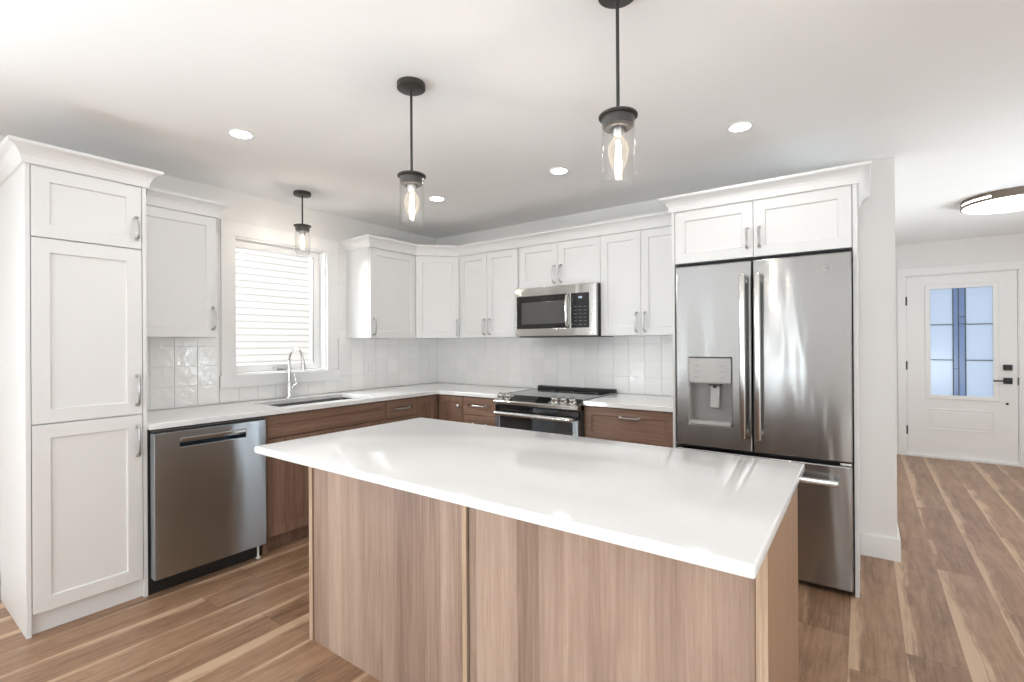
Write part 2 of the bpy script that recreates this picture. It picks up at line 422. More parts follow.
# ---------------------------------------------------------------- room shell
bm = B(); box(bm, -0.14, RIGHT+0.14, REAR-0.14, ENTRY+0.14, -0.12, 0.0); struct('floor', bm, M['floor'])
bm = B(); box(bm, -0.14, RIGHT+0.14, REAR-0.14, ENTRY+0.14, H, H+0.12); struct('ceiling', bm, M['ceiling'])
T = 0.14
WIN = (-2.083, -1.332, 1.122, 2.135)
def wall_with_holes(name, u0, u1, holes, w0, w1, along):
    us = sorted({u0, u1, *[h[0] for h in holes], *[h[1] for h in holes]})
    vs = sorted({0.0, H, *[h[2] for h in holes], *[h[3] for h in holes]})
    def keep(i, j):
        uc, vc = (us[i]+us[i+1])/2, (vs[j]+vs[j+1])/2
        return not any(h[0] < uc < h[1] and h[2] < vc < h[3] for h in holes)
    bm = B(); cells(bm, us, vs, keep, w0, w1, 'XZ')
    if along == 'y':
        bmesh.ops.transform(bm, matrix=Matrix(((0, 1, 0, 0), (1, 0, 0, 0), (0, 0, 1, 0), (0, 0, 0, 1))), verts=bm.verts[:])
    struct(name, bm, M['wall'])
wall_with_holes('wall_left', REAR, 0.0, [WIN] + SIDE_WINDOWS, -T, 0.0, 'y')
wall_with_holes('wall_rear', -T, RIGHT+T, REAR_WINDOWS, REAR-T, REAR, 'x')
wall_with_holes('wall_right', REAR, ENTRY, RIGHT_WINDOWS, RIGHT, RIGHT+T, 'y')
DX0, DX1, DZ0, DZ1 = 4.1323, 5.0467, 0.035, 2.080
wall_with_holes('wall_entry', WR-0.13, RIGHT+T, [(DX0-0.012, DX1+0.012, 0.0, DZ1+0.012)], ENTRY, ENTRY+T, 'x')
bm = B(); box(bm, -T, WR, 0.0, 0.13, 0, H); struct('wall_back', bm, M['wall'])
bm = B(); box(bm, WR-0.13, WR, 0.13, ENTRY, 0, H); struct('wall_hall', bm, M['wall'])

BASEP = [(0, 0), (0.016, 0), (0.016, 0.13), (0.012, 0.14), (0, 0.14)]
bm = B(); sweep(bm, BASEP, [(3.70, 0.0), (WR, 0.0), (WR, ENTRY)]); struct('baseboard_back', bm, M['trim'])
bm = B(); sweep(bm, BASEP, [(WR, ENTRY), (DX0-0.085, ENTRY)]); struct('baseboard_entry', bm, M['trim'])
bm = B(); sweep(bm, BASEP, [(DX1+0.085, ENTRY), (RIGHT, ENTRY), (RIGHT, REAR), (6.05, REAR)]); struct('baseboard_right', bm, M['trim'])
bm = B(); sweep(bm, BASEP, [(0, -4.6), (0, -3.28)]); struct('baseboard_left', bm, M['trim'])

def plain_window(name, centre_loc, rotz, w, z0, z1):
    """a glazed opening in a wall behind the camera: casing, frame, pane"""
    r = thing(name, None, None, centre_loc, rotz, kind='structure')
    bm = B()
    cells(bm, [-w/2-0.09, -w/2, w/2, w/2+0.09], [max(0.0, z0-0.09), z0, z1, z1+0.09], lambda i, j: not (i == 1 and j == 1), -0.018, 0.0, 'XZ', 0.003)
    obj('casing', bm, M['trim'], r)
    bm = B()
    cells(bm, [-w/2, -w/2+0.05, -0.03, 0.03, w/2-0.05, w/2], [z0, z0+0.05, z1-0.05, z1], lambda i, j: not (i in (1, 3) and j == 1), 0.05, 0.09, 'XZ', 0.003)
    obj('window_frame', bm, M['trim'], r)
    bm = B(); box(bm, -w/2+0.03, w/2-0.03, 0.066, 0.072, z0+0.03, z1-0.03); obj('pane', bm, M['window_glass'], r)
k = 2
for x0, x1, z0, z1 in REAR_WINDOWS:
    plain_window('window_%d' % k, ((x0+x1)/2, REAR, 0), PI, x1-x0, z0, z1); k += 1
for y0, y1, z0, z1 in SIDE_WINDOWS:
    plain_window('window_%d' % k, (0, (y0+y1)/2, 0), PI/2, y1-y0, z0, z1); k += 1
for y0, y1, z0, z1 in RIGHT_WINDOWS:
    plain_window('window_%d' % k, (RIGHT, (y0+y1)/2, 0), -PI/2, y1-y0, z0, z1); k += 1

# kitchen window (local frame: x along the wall, y into the wall)
yc = (WIN[0]+WIN[1])/2; ww = WIN[1]-WIN[0]
w1 = thing('window_1', 'white cased casement window above the kitchen sink', None, (0, yc, 0), PI/2, kind='structure')
bm = B()
box(bm, -ww/2-0.095, -ww/2, -0.02, 0, 1.122, 2.135, 0.002); box(bm, ww/2, ww/2+0.105, -0.02, 0, 1.122, 2.135, 0.002)
box(bm, -ww/2-0.095, ww/2+0.105, -0.02, 0, 2.135, 2.238, 0.002)
box(bm, -ww/2-0.105, ww/2+0.115, -0.024, 0, 1.033, 1.122, 0.002)
obj('casing', bm, M['trim'], w1)
bm = B(); e = 0.012
box(bm, -ww/2, -ww/2+e, 0, T, 1.122, 2.135); box(bm, ww/2-e, ww/2, 0, T, 1.122, 2.135)
box(bm, -ww/2+e, ww/2-e, 0, T, 1.122, 1.122+e); box(bm, -ww/2+e, ww/2-e, 0, T, 2.135-e, 2.135)
obj('jamb', bm, M['trim'], w1)
bm = B(); a = ww/2-e
cells(bm, [-a, -a+0.035, a-0.06, a], [1.134, 1.19, 2.075, 2.123], lambda i, j: not (i == 1 and j == 1), 0.075, 0.125, 'XZ', 0.004)
sash = obj('sash', bm, M['trim'], w1)
bm = B(); box(bm, a-0.068, a-0.0595, 0.073, 0.12, 1.186, 2.079)
obj('gasket', bm, M['grey_plastic'], sash)
bm = B(); box(bm, -a+0.034, a-0.06, 0.098, 0.104, 1.188, 2.076); obj('pane', bm, M['window_glass'], sash)
bm = B(); box(bm, -0.02, 0.10, 0.055, 0.075, 1.142, 1.156, 0.004); tube(bm, [(0.04, 0.06, 1.152), (0.0, 0.045, 1.160), (-0.06, 0.045, 1.158)], 0.006, 8)
obj('crank_handle', bm, M['nickel'], w1, True)

# entry door
d1 = thing('door_1', 'white panelled entry door with a frosted decorative glass lite', None, ((DX0+DX1)/2, ENTRY, 0), 0, kind='structure')
dw = DX1-DX0
bm = B()
box(bm, -dw/2-0.085, -dw/2-0.012, -0.018, 0, 0, DZ1+0.012, 0.002); box(bm, dw/2+0.012, dw/2+0.085, -0.018, 0, 0, DZ1+0.012, 0.002)
box(bm, -dw/2-0.085, dw/2+0.085, -0.018, 0, DZ1+0.012, DZ1+0.10, 0.002)
obj('casing', bm, M['trim'], d1)
bm = B()
box(bm, -dw/2-0.012, -dw/2-0.003, 0, T, 0, DZ1+0.01); box(bm, dw/2+0.003, dw/2+0.012, 0, T, 0, DZ1+0.01)
box(bm, -dw/2-0.012, dw/2+0.012, 0, T, DZ1+0.003, DZ1+0.012)
obj('jamb', bm, M['trim'], d1)
bm = B(); box(bm, -dw/2-0.01, dw/2+0.01, -0.03, T, 0, 0.028, 0.004); obj('threshold', bm, M['trim'], d1)
LX0, LX1, LZ0, LZ1 = -0.26, 0.28, 0.71, 1.935
bm = B()
cells(bm, [-dw/2, LX0, LX1, dw/2], [DZ0, LZ0, LZ1, DZ1], lambda i, j: not (i == 1 and j == 1), 0.004, 0.048, 'XZ', 0.0015)
slab = obj('door_slab', bm, M['trim'], d1)
bm = B(); cells(bm, [LX0-0.035, LX0+0.012, LX1-0.012, LX1+0.035], [LZ0-0.035, LZ0+0.012, LZ1-0.012, LZ1+0.035], lambda i, j: not (i == 1 and j == 1), -0.010, 0.006, 'XZ', 0.005)
obj('lite_frame', bm, M['trim'], slab)
bm = B()
cells(bm, [LX0, LX0+0.014, LX1-0.014, LX1], [0.325, 0.339, 0.551, 0.565], lambda i, j: not (i == 1 and j == 1), -0.004, 0.006, 'XZ', 0.003)
box(bm, LX0+0.03, LX1-0.03, -0.003, 0.006, 0.355, 0.535, 0.003)
obj('raised_panel', bm, M['trim'], slab)
gx0, gx1 = -0.052, 0.052
bm = B(); box(bm, LX0, gx0, 0.02, 0.026, LZ0, LZ1); box(bm, gx1, LX1, 0.02, 0.026, LZ0, LZ1); obj('frosted_pane', bm, M['frost'], slab)
bm = B(); box(bm, gx0, gx1, 0.02, 0.026, LZ0, LZ1); tag(obj('center_pane', bm, M['frost_sky'], slab), 'centre glass strip tinted with the blue view outside')
bm = B()
for x in (gx0, -0.006, gx1): box(bm, x-0.004, x+0.004, 0.016, 0.03, LZ0, LZ1)
for z in (1.517, 1.118):
    box(bm, LX0, gx0, 0.016, 0.03, z-0.004, z+0.004); box(bm, gx1, LX1, 0.016, 0.03, z-0.004, z+0.004)
box(bm, gx0+0.05, gx1, 0.015, 0.03, 1.52, 1.525); box(bm, gx0+0.05, gx1, 0.015, 0.03, 1.60, 1.605); box(bm, gx0, gx0+0.05, 0.015, 0.03, 1.02, 1.025)
obj('caming', bm, M['lead'], slab)
bm = B(); box(bm, 0.345, 0.415, -0.022, 0.006, 1.015, 1.075, 0.004); obj('deadbolt', bm, M['black'], slab)
bm = B(); box(bm, 0.345, 0.415, -0.016, 0.006, 0.87, 0.935, 0.004)
tube(bm, [(0.385, -0.016, 0.902), (0.385, -0.05, 0.902), (0.36, -0.056, 0.902), (0.26, -0.056, 0.902)], 0.008, 8)
obj('lever_handle', bm, M['black'], slab, True)
bm = B(); lathe(bm, [(0, 0), (0.012, 0), (0.012, 0.012), (0.006, 0.02), (0, 0.02)], 16, Matrix.Translation((0.375, 0.005, 0.655)) @ Matrix.Rotation(PI/2, 4, 'X')); obj('viewer', bm, M['black'], slab, True)
bm = B(); box(bm, dw/2-0.002, dw/2+0.006, -0.006, 0.006, 0.86, 0.94, 0.001); obj('strike_plate', bm, M['black'], d1)
for z in (0.30, 1.05, 1.80):
    bm = B(); tube(bm, [(-dw/2-0.004, -0.004, z-0.05), (-dw/2-0.004, -0.004, z+0.05)], 0.008, 10); obj('hinge', bm, M['black'], d1, True)

# ground and the neighbouring house outside
bm = B(); box(bm, -25, 25, -25, 25, -0.9, -0.6); o = struct('ground', bm, M['ground'])
nh = thing('neighbouring_house', 'white vinyl sided house wall seen through the kitchen window', 'house', (-4.0, -1.0, -0.6))
bm = B()
pitch_s = 0.104
nlap = 36
for i in range(nlap):
    z = i*pitch_s
    prof = [(0.0, z), (0.0, z+0.014), (0.030, z+0.014), (0.030, z+0.03), (0.022, z+pitch_s), (0.0, z+pitch_s)]
    la = [bm.verts.new((x, -6, zz)) for x, zz in prof]; lb = [bm.verts.new((x, 9, zz)) for x, zz in prof]
    for q in range(5): bm.faces.new((la[q], lb[q], lb[q+1], la[q+1]))
obj('siding', bm, M['siding'], nh)
bm = B(); box(bm, -3.0, 0.001, -6, 9, 0, nlap*pitch_s); obj('house_body', bm, M['siding'], nh)
bm = B(); prism_x(bm, [(-6.3, nlap*pitch_s), (9.3, nlap*pitch_s), (9.3, nlap*pitch_s+0.18), (-6.3, nlap*pitch_s+0.18)], -3.2, 0.30); obj('eave', bm, M['trim'], nh)

# ---------------------------------------------------------------- pulls and fronts
def pull_mesh(L):
    bm = B(); h = L/2
    pts = [(0, 0.0, -h+0.006), (0, -0.018, -h+0.006), (0, -0.027, -h+0.012), (0, -0.031, -h+0.03), (0, -0.033, 0),
           (0, -0.031, h-0.03), (0, -0.027, h-0.012), (0, -0.018, h-0.006), (0, 0.0, h-0.006)]
    tube(bm, pts, 0.0046, 8)
    bmesh.ops.scale(bm, vec=(1.35, 1, 1), verts=bm.verts[:])
    for z in (-h+0.006, h-0.006):
        box(bm, -0.009, 0.009, -0.004, 0.0, z-0.009, z+0.009, 0.001)
    bmesh.ops.recalc_face_normals(bm, faces=bm.faces[:])
    me = bpy.data.meshes.new('pull'); bm.to_mesh(me); bm.free(); me.materials.append(M['nickel'])
    me.polygons.foreach_set('use_smooth', [True]*len(me.polygons)); me.set_sharp_from_angle(angle=math.radians(40))
    return me
PULL = {0.15: pull_mesh(0.15), 0.125: pull_mesh(0.125), 0.165: pull_mesh(0.165)}
def pull(parent, x, y, z, L=0.15, horizontal=False):
    o = bpy.data.objects.new('handle', PULL[L]); COL.objects.link(o); o.parent = parent
    o.location = (x, y, z)
    if horizontal: o.rotation_euler = (0, PI/2, 0)
    return o
def front(root, name, x0, x1, z0, z1, y, mat, frame=0.06, t=0.02, depth=0.010):
    """shaker front: outer frame with a recessed field; y is its outer face"""
    bm = B()
    o = [(x0, z0), (x1, z0), (x1, z1), (x0, z1)]
    i1 = [(x0+frame, z0+frame), (x1-frame, z0+frame), (x1-frame, z1-frame), (x0+frame, z1-frame)]
    g = 0.004
    i2 = [(x0+frame+g, z0+frame+g), (x1-frame-g, z0+frame+g), (x1-frame-g, z1-frame-g), (x0+frame+g, z1-frame-g)]
    c = 0.0018
    oc = [(x0+c, z0+c), (x1-c, z0+c), (x1-c, z1-c), (x0+c, z1-c)]
    def ring(p, yy): return [bm.verts.new((a, yy, b)) for a, b in p]
    r = [ring(o, y+t), ring(o, y+c), ring(oc, y), ring(i1, y), ring(i2, y+depth)]
    for a, b in zip(r, r[1:]):
        for k in range(4): bm.faces.new([a[k], a[(k+1) % 4], b[(k+1) % 4], b[k]])
    bm.faces.new(r[0][::-1]); bm.faces.new(r[-1])
    return obj(name, bm, mat, root)

CROWN = [(0.0, 0.0), (0.010, 0.0), (0.013, 0.014), (0.017, 0.032), (0.025, 0.049), (0.037, 0.063), (0.052, 0.071), (0.058, 0.073), (0.062, 0.078), (0.062, 0.090), (0.0, 0.090)]
def crown_mesh(path, z, far=1.0):
    bm = B(); sweep(bm, [(o*far, z+h) for o, h in CROWN], path); return bm

ZU, ZT = 1.3935, 2.165
LEFT = PI/2
# ---------------------------------------------------------------- pantry
P0, P1, PD = -2.808, -3.276, 0.608
pw = P0-P1
pc = thing('pantry_cabinet', 'tall white pantry cabinet with three shaker doors beside the dishwasher', 'cabinet', (0, (P0+P1)/2, 0), LEFT)
bm = B(); box(bm, -pw/2+0.018, pw/2-0.018, -PD+0.022, -0.002, 0.10, ZT+0.022); obj('carcass', bm, M['cab'], pc)
for s in (-1, 1):
    bm = B(); x = s*pw/2; box(bm, x, x-s*0.018, -PD, -0.002, 0, ZT+0.022, 0.001); obj('side_panel', bm, M['cab'], pc)
bm = B(); box(bm, -pw/2+0.018, pw/2-0.018, -PD+0.03, -PD+0.05, 0, 0.10); obj('toe_kick', bm, M['cab'], pc)
a = pw/2-0.021
for z0, z1, hz, L in ((0.10, 0.974, 0.84, 0.165), (0.980, 1.849, 1.108, 0.165), (1.855, ZT+0.018, 1.962, 0.125)):
    d = front(pc, 'door', -a, a, z0, z1, -PD, M['cab'], 0.064)
    pull(d, a-0.022, -PD, hz, L)
obj('crown', crown_mesh([(-pw/2, -0.002), (-pw/2, -PD), (pw/2, -PD), (pw/2, -0.002)][::1], ZT+0.022), M['cab'], pc)

# ---------------------------------------------------------------- wall cabinets
def wall_cabinet(label, loc, rotz, w, depth, z0, z1, doors, group='white wall cabinets', stile=0.0):
    """doors: list of (x0,x1,handle_x,handle_z)"""
    r = thing('upper_cabinet', label, 'cabinet', (loc[0], loc[1], z0), rotz, group)
    h = z1-z0
    bm = B(); box(bm, -w/2, w/2, -depth+0.021, -0.002, 0, h, 0.001); obj('carcass', bm, M['cab'], r)
    for x0, x1, hx, hz in doors:
        d = front(r, 'door', x0+0.0015, x1-0.0015, 0.0, h-0.003, -depth, M['cab'], 0.057)
        pull(d, hx, -depth, hz-z0)
    return r
UD = 0.3307
uw = -2.3375-P0; uw = -2.3375+2.808
ul = wall_cabinet('white single-door wall cabinet between the tall pantry and the window', (0, (-2.3375-2.808)/2), LEFT, uw, UD, ZU, ZT, [(-uw/2, uw/2-0.004, uw/2-0.026, 1.513)])
obj('crown', crown_mesh([(-uw/2+0.08, -UD), (uw/2, -UD), (uw/2, -0.002)], ZT-ZU), M['cab'], ul)
U0, UY, UX = -1.131, -0.6144, 0.6249
rw = UY-U0
wall_cabinet('white single-door wall cabinet beside the window, handle near the window', (0, (UY+U0)/2), LEFT, rw, UD, ZU, ZT, [(-rw/2+0.004, rw/2, -rw/2+0.035, 1.49)])
# diagonal corner unit
cc = thing('upper_cabinet', 'white diagonal wall cabinet filling the corner of the two walls', 'cabinet', (0, 0, ZU), 0, 'white wall cabinets')
bm = B()
poly = [(0.002, -0.002), (UX, -0.002), (UX, -UD+0.016), (UX-0.004, -UD+0.020), (UD-0.020, UY+0.004), (UD-0.016, UY), (0.002, UY)]
lo = [bm.verts.new((x, y, 0)) for x, y in poly]; hi = [bm.verts.new((x, y, ZT-ZU)) for x, y in poly]
for i in range(len(poly)):
    j = (i+1) % len(poly); bm.faces.new([lo[i], lo[j], hi[j], hi[i]])
bm.faces.new(lo[::-1]); bm.faces.new(hi)
obj('carcass', bm, M['cab'], cc)
p_a, p_b = Vector((UD, UY)), Vector((UX, -UD))
dv = (p_b-p_a); dl = dv.length; ang = math.atan2(dv.y, dv.x)
bm = B(); c = (p_a+p_b)/2
d = front(cc, 'door', -dl/2+0.004, dl/2-0.004, 0.0, ZT-ZU-0.003, 0.0, M['cab'], 0.057)
d.location = (c.x, c.y, 0); d.rotation_euler = (0, 0, ang)
pull(d, dl/2-0.028, 0, 1.49-ZU)
ML, MW = 1.3185, 0.7598
MR = ML+MW
bw = ML-UX; m = 0.957-(UX+ML)/2
wall_cabinet('white double-door wall cabinet between the corner cabinet and the microwave', ((UX+ML)/2, 0), 0, bw, UD, ZU, ZT, [(-bw/2, m, m-0.032, 1.49), (m, bw/2-0.02, m+0.032, 1.49)])
m = 1.700-(ML+MR)/2
wall_cabinet('short white double-door wall cabinet directly above the microwave', ((ML+MR)/2, 0), 0, MW, UD, 1.803, ZT, [(-MW/2, m, m-0.032, 1.905), (m, MW/2, m+0.032, 1.905)])
FX0, FX1 = 2.733, 3.698
bw = FX0-MR; m = 2.400-(FX0+MR)/2
wall_cabinet('white double-door wall cabinet between the microwave and the refrigerator', ((FX0+MR)/2, 0), 0, bw, UD, ZU, ZT, [(-bw/2, m, m-0.032, 1.49), (m, bw/2, m+0.032, 1.49)])
bm = crown_mesh([(0.0, U0), (UD, U0), (UD, UY), (UX, -UD), (FX0, -UD)], ZT)
tag(obj('crown_moulding', bm, M['cab']), 'white crown moulding running along the corner and microwave wall cabinets', 'moulding')

# refrigerator surround
FD = 0.66
fc = thing('refrigerator_cabinet', 'white two-door cabinet above the refrigerator with side panels to the floor', 'cabinet', ((FX0+FX1)/2, 0, 0), 0)
fw_ = FX1-FX0
for s in (-1, 1):
    bm = B(); x = s*fw_/2; box(bm, x, x-s*0.018, -FD, -0.002, 0, ZT, 0.001); obj('side_panel', bm, M['cab'], fc)
bm = B(); box(bm, -fw_/2+0.018, fw_/2-0.018, -FD+0.021, -0.002, 1.836, ZT); obj('carcass', bm, M['cab'], fc)
m = 3.206-(FX0+FX1)/2
for x0, x1, hx in ((-fw_/2+0.02, m, m-0.032), (m, fw_/2-0.02, m+0.032)):
    d = front(fc, 'door', x0+0.0015, x1-0.0015, 1.836, ZT-0.003, -FD, M['cab'], 0.06)
    pull(d, hx, -FD, 1.945, 0.125)
obj('crown', crown_mesh([(-fw_/2, -0.40), (-fw_/2, -FD), (fw_/2, -FD), (fw_/2, -0.002)], ZT, 1.0), M['cab'], fc)

# ---------------------------------------------------------------- base cabinets
BD = 0.62
def base_cabinet(label, loc, rotz, w, fronts, group='walnut base cabinets', y_depth=BD, top=0.889):
    r = thing('base_cabinet', label, 'cabinet', loc, rotz, group)
    g = M['walnut']
    bm = B(); box(bm, -w/2, w/2, -y_depth+0.021, -0.02, 0.10, top); obj('carcass', bm, g, r)
    bm = B(); box(bm, -w/2, w/2, -y_depth+0.075, -y_depth+0.095, 0, 0.10); obj('toe_kick', bm, g, r)
    for kind, x0, x1, z0, z1, hp in fronts:
        mat = M['walnut'] if kind == 'door' else (M['walnut_y'] if abs(rotz) > 0.1 else M['walnut_x'])
        d = front(r, kind, x0+0.0015, x1-0.0015, z0+0.0015, z1-0.0015, -y_depth, mat, 0.055)
        if hp: pull(d, hp[0], -y_depth, hp[1], 0.15, kind != 'door')
    return r
DY0, DY1 = -2.808, -2.198       # dishwasher bay
s0, s1 = -2.17, -1.210
sw = s1-s0
base_cabinet('walnut sink base cabinet beside the dishwasher', (0, (s0+s1)/2, 0), LEFT, sw, [
    ('false_front', -sw/2, sw/2, 0.735, 0.885, None),
    ('door', -sw/2, 0, 0.10, 0.733, (-0.03, 0.62)), ('door', 0, sw/2, 0.10, 0.733, (0.03, 0.62))], top=0.68)
bm = B(); box(bm, 0.02, BD, -2.196, -2.1705, 0, 0.889); tag(obj('filler_panel', bm, M['walnut']), 'narrow walnut filler panel between the dishwasher and sink cabinet', 'panel')
t0, t1 = -1.209, -0.865
tw = t1-t0
base_cabinet('narrow walnut drawer cabinet under the window-wall worktop near the corner', (0, (t0+t1)/2, 0), LEFT, tw, [
    ('drawer', -tw/2, tw/2, 0.735, 0.885, (0, 0.81)), ('drawer', -tw/2, tw/2, 0.42, 0.733, (0, 0.66)), ('drawer', -tw/2, tw/2, 0.10, 0.418, (0, 0.35))])
# lazy-susan corner unit
co = thing('base_cabinet', 'walnut corner base cabinet with two doors meeting at a right angle', 'cabinet', (0, 0, 0), 0, 'walnut base cabinets')
bm = B()
poly = [(0.02, -0.02), (0.914, -0.02), (0.914, -BD+0.021), (BD-0.021, -BD+0.021), (BD-0.021, -0.864), (0.02, -0.864)]
lo = [bm.verts.new((x, y, 0.10)) for x, y in poly]; hi = [bm.verts.new((x, y, 0.889)) for x, y in poly]
for i in range(6):
    j = (i+1) % 6; bm.faces.new([lo[i], lo[j], hi[j], hi[i]])
bm.faces.new(lo[::-1]); bm.faces.new(hi); obj('carcass', bm, M['walnut'], co)
bm = B(); box(bm, BD-0.095, BD-0.075, -0.864, -BD+0.075, 0, 0.10); box(bm, BD-0.095, 0.914, -BD+0.075, -BD+0.095, 0, 0.10); obj('toe_kick', bm, M['walnut'], co)
d = front(co, 'door', -0.113, 0.113, 0.10, 0.885, 0, M['walnut'], 0.055); d.location = (BD, -0.749, 0); d.rotation_euler = (0, 0, LEFT)
d = front(co, 'door', -0.135, 0.135, 0.10, 0.885, 0, M['walnut'], 0.055); d.location = (0.777, -BD, 0)
bm = B(); lathe(bm, [(0, 0), (0.008, 0), (0.006, 0.012), (0.014, 0.02), (0.015, 0.027), (0.008, 0.032), (0, 0.033)], 20, Matrix.Translation((0.10, 0, 0.80)) @ Matrix.Rotation(PI/2, 4, 'X'))
obj('knob', bm, M['nickel'], d, True)
q0, q1 = 0.916, ML-0.003
qw = q1-q0
base_cabinet('walnut drawer cabinet between the corner cabinet and the range', ((q0+q1)/2, 0, 0), 0, qw, [
    ('drawer', -qw/2, qw/2-0.03, 0.735, 0.885, (-0.015, 0.815)), ('drawer', -qw/2, qw/2-0.03, 0.42, 0.733, (-0.015, 0.66)), ('drawer', -qw/2, qw/2-0.03, 0.10, 0.418, (-0.015, 0.35))])
q0, q1 = MR+0.003, FX0-0.002
qw = q1-q0
base_cabinet('wide walnut drawer cabinet between the range and the refrigerator', ((q0+q1)/2, 0, 0), 0, qw, [
    ('drawer', -qw/2, qw/2, 0.64, 0.885, (0.02, 0.825)), ('drawer', -qw/2, qw/2, 0.375, 0.638, (0.02, 0.56)), ('drawer', -qw/2, qw/2, 0.10, 0.373, (0.02, 0.30))])

# ---------------------------------------------------------------- worktops and sink
ZC, CD = 0.9227, 0.6398
SX0, SX1, SY0, SY1 = 0.125, 0.525, -2.03, -1.27
bm = B()
us = [0.012, SX0, SX1, CD, ML-0.002]; vs = [P0+0.001, SY0, SY1, -CD, -0.012]
def keep(i, j):
    if i == 3: return j == 3
    if i == 1 and j == 1: return False
    return True
cells(bm, us, vs, keep, 0.8905, ZC, 'XY', 0.003)
tag(obj('countertop', bm, M['quartz']), 'white quartz countertop running from the pantry around the corner to the range', 'countertop')
bm = B(); box(bm, MR+0.002, FX0-0.001, -CD, -0.012, 0.8905, ZC, 0.003)
tag(obj('countertop', bm, M['quartz']), 'short white quartz countertop between the range and the refrigerator', 'countertop')
sk = thing('kitchen_sink', 'undermount stainless kitchen sink set in the countertop below the window', 'sink', ((SX0+SX1)/2, (SY0+SY1)/2, 0.69))
bm = B()
wx, wy = (SX1-SX0)/2, (SY1-SY0)/2
def rr(hx, hy, z, r=0.03):
    pts = []
    for cx, cy, a0 in ((hx-r, hy-r, 0), (-hx+r, hy-r, PI/2), (-hx+r, -hy+r, PI), (hx-r, -hy+r, 1.5*PI)):
        for k in range(5): pts.append(bm.verts.new((cx+r*math.cos(a0+k*PI/8), cy+r*math.sin(a0+k*PI/8), z)))
    return pts
rings = [rr(wx+0.02, wy+0.02, 0.200), rr(wx+0.006, wy+0.006, 0.200), rr(wx+0.003, wy+0.003, 0.03), rr(wx-0.03, wy-0.03, 0.004)]
for a, b in zip(rings, rings[1:]):
    for i in range(20): bm.faces.new([a[i], a[(i+1) % 20], b[(i+1) % 20], b[i]])
bm.faces.new(rings[-1])
basin = obj('basin', bm, M['steel'], sk, True)
bm = B(); lathe(bm, [(0, 0.005), (0.04, 0.005), (0.045, 0.008), (0.045, 0.004)], 24); obj('drain', bm, M['chrome'], sk, True)

fa = thing('faucet', 'chrome pull-down gooseneck faucet behind the kitchen sink', 'faucet', (0.066, -1.703, ZC))
bm = B(); lathe(bm, [(0, 0), (0.028, 0), (0.028, 0.008), (0.021, 0.014), (0.018, 0.05), (0.018, 0.12), (0.014, 0.13), (0, 0.13)], 24); obj('body', bm, M['chrome'], fa, True)
bm = B()
pts = [(0, 0, 0.10), (0, 0, 0.29)]
for k in range(1, 13):
    a = PI - k*PI*0.92/12; pts.append((0.095+0.095*math.cos(a), 0, 0.29+0.095*math.sin(a)))
last = pts[-1]; pts.append((last[0]+0.006, 0, last[2]-0.03))
tube(bm, pts, 0.0115, 14); obj('spout', bm, M['chrome'], fa, True)
bm = B(); tube(bm, [(last[0]+0.004, 0, last[2]-0.015), (last[0]+0.007, 0, last[2]-0.04), (last[0]+0.012, 0, last[2]-0.075), (last[0]+0.013, 0, last[2]-0.09)], 0.015, 14, radii=[0.014, 0.0165, 0.019, 0.019]); obj('spray_head', bm, M['chrome'], fa, True)
bm = B(); tube(bm, [(0.0, 0.012, 0.075), (0.0, 0.035, 0.085), (0.005, 0.052, 0.105), (0.004, 0.050, 0.14), (0.0, 0.042, 0.185)], 0.006, 10, radii=[0.013, 0.012, 0.008, 0.006, 0.005]); obj('lever', bm, M['chrome'], fa, True)

# ---------------------------------------------------------------- tiled backsplash
PT = 0.1345
def tiles(rects, u_phase, PU):
    bm = B(); bmg = B()
    for u0, u1, z0, z1 in rects:
        box(bmg, u0, u1, -0.004, -0.0015, z0, z1)
        i0 = math.floor((u0-u_phase)/PU); i1 = math.ceil((u1-u_phase)/PU)
        j0 = math.floor((z0-0.928)/PT); j1 = math.ceil((z1-0.928)/PT)
        for i in range(i0, i1):
            for j in range(j0, j1):
                a0 = max(u0, u_phase+i*PU+0.0008); a1 = min(u1, u_phase+(i+1)*PU-0.0008)
                b0 = max(z0, 0.928+j*PT+0.0008); b1 = min(z1, 0.928+(j+1)*PT-0.0008)
                if a1-a0 < 0.006 or b1-b0 < 0.006: continue
                rnd = random.Random(hash((i, j, round(u_phase*100))))
                tu, tz = rnd.uniform(-0.006, 0.006), rnd.uniform(-0.006, 0.006)
                y0 = -0.0092+rnd.uniform(-0.0005, 0.0005)
                cu, cz = (a0+a1)/2, (b0+b1)/2
                c = 0.0012
                f = lambda u, z: y0 + tu*(u-cu) + tz*(z-cz)
                outer = [(a0, b0), (a1, b0), (a1, b1), (a0, b1)]; inner = [(a0+c, b0+c), (a1-c, b0+c), (a1-c, b1-c), (a0+c, b1-c)]
                r0 = [bm.verts.new((u, -0.002, z)) for u, z in outer]
                r1 = [bm.verts.new((u, f(u, z)+0.001, z)) for u, z in outer]
                r2 = [bm.verts.new((u, f(u, z), z)) for u, z in inner]
                for p, q in ((r0, r1), (r1, r2)):
                    for k in range(4): bm.faces.new([p[k], p[(k+1) % 4], q[(k+1) % 4], q[k]])
                bm.faces.new(r2)
    return bm, bmg
def backsplash(label, rects, phase, rotz, PU):
    r = thing('tile_backsplash', label, 'backsplash', (0, 0, ZC), rotz)
    t, g = tiles(rects, phase, PU)
    for b_ in (t, g): bmesh.ops.translate(b_, vec=(0, 0, -ZC), verts=b_.verts[:])
    obj('tile_field', t, M['tile'], r); obj('grout_bed', g, M['grout'], r)
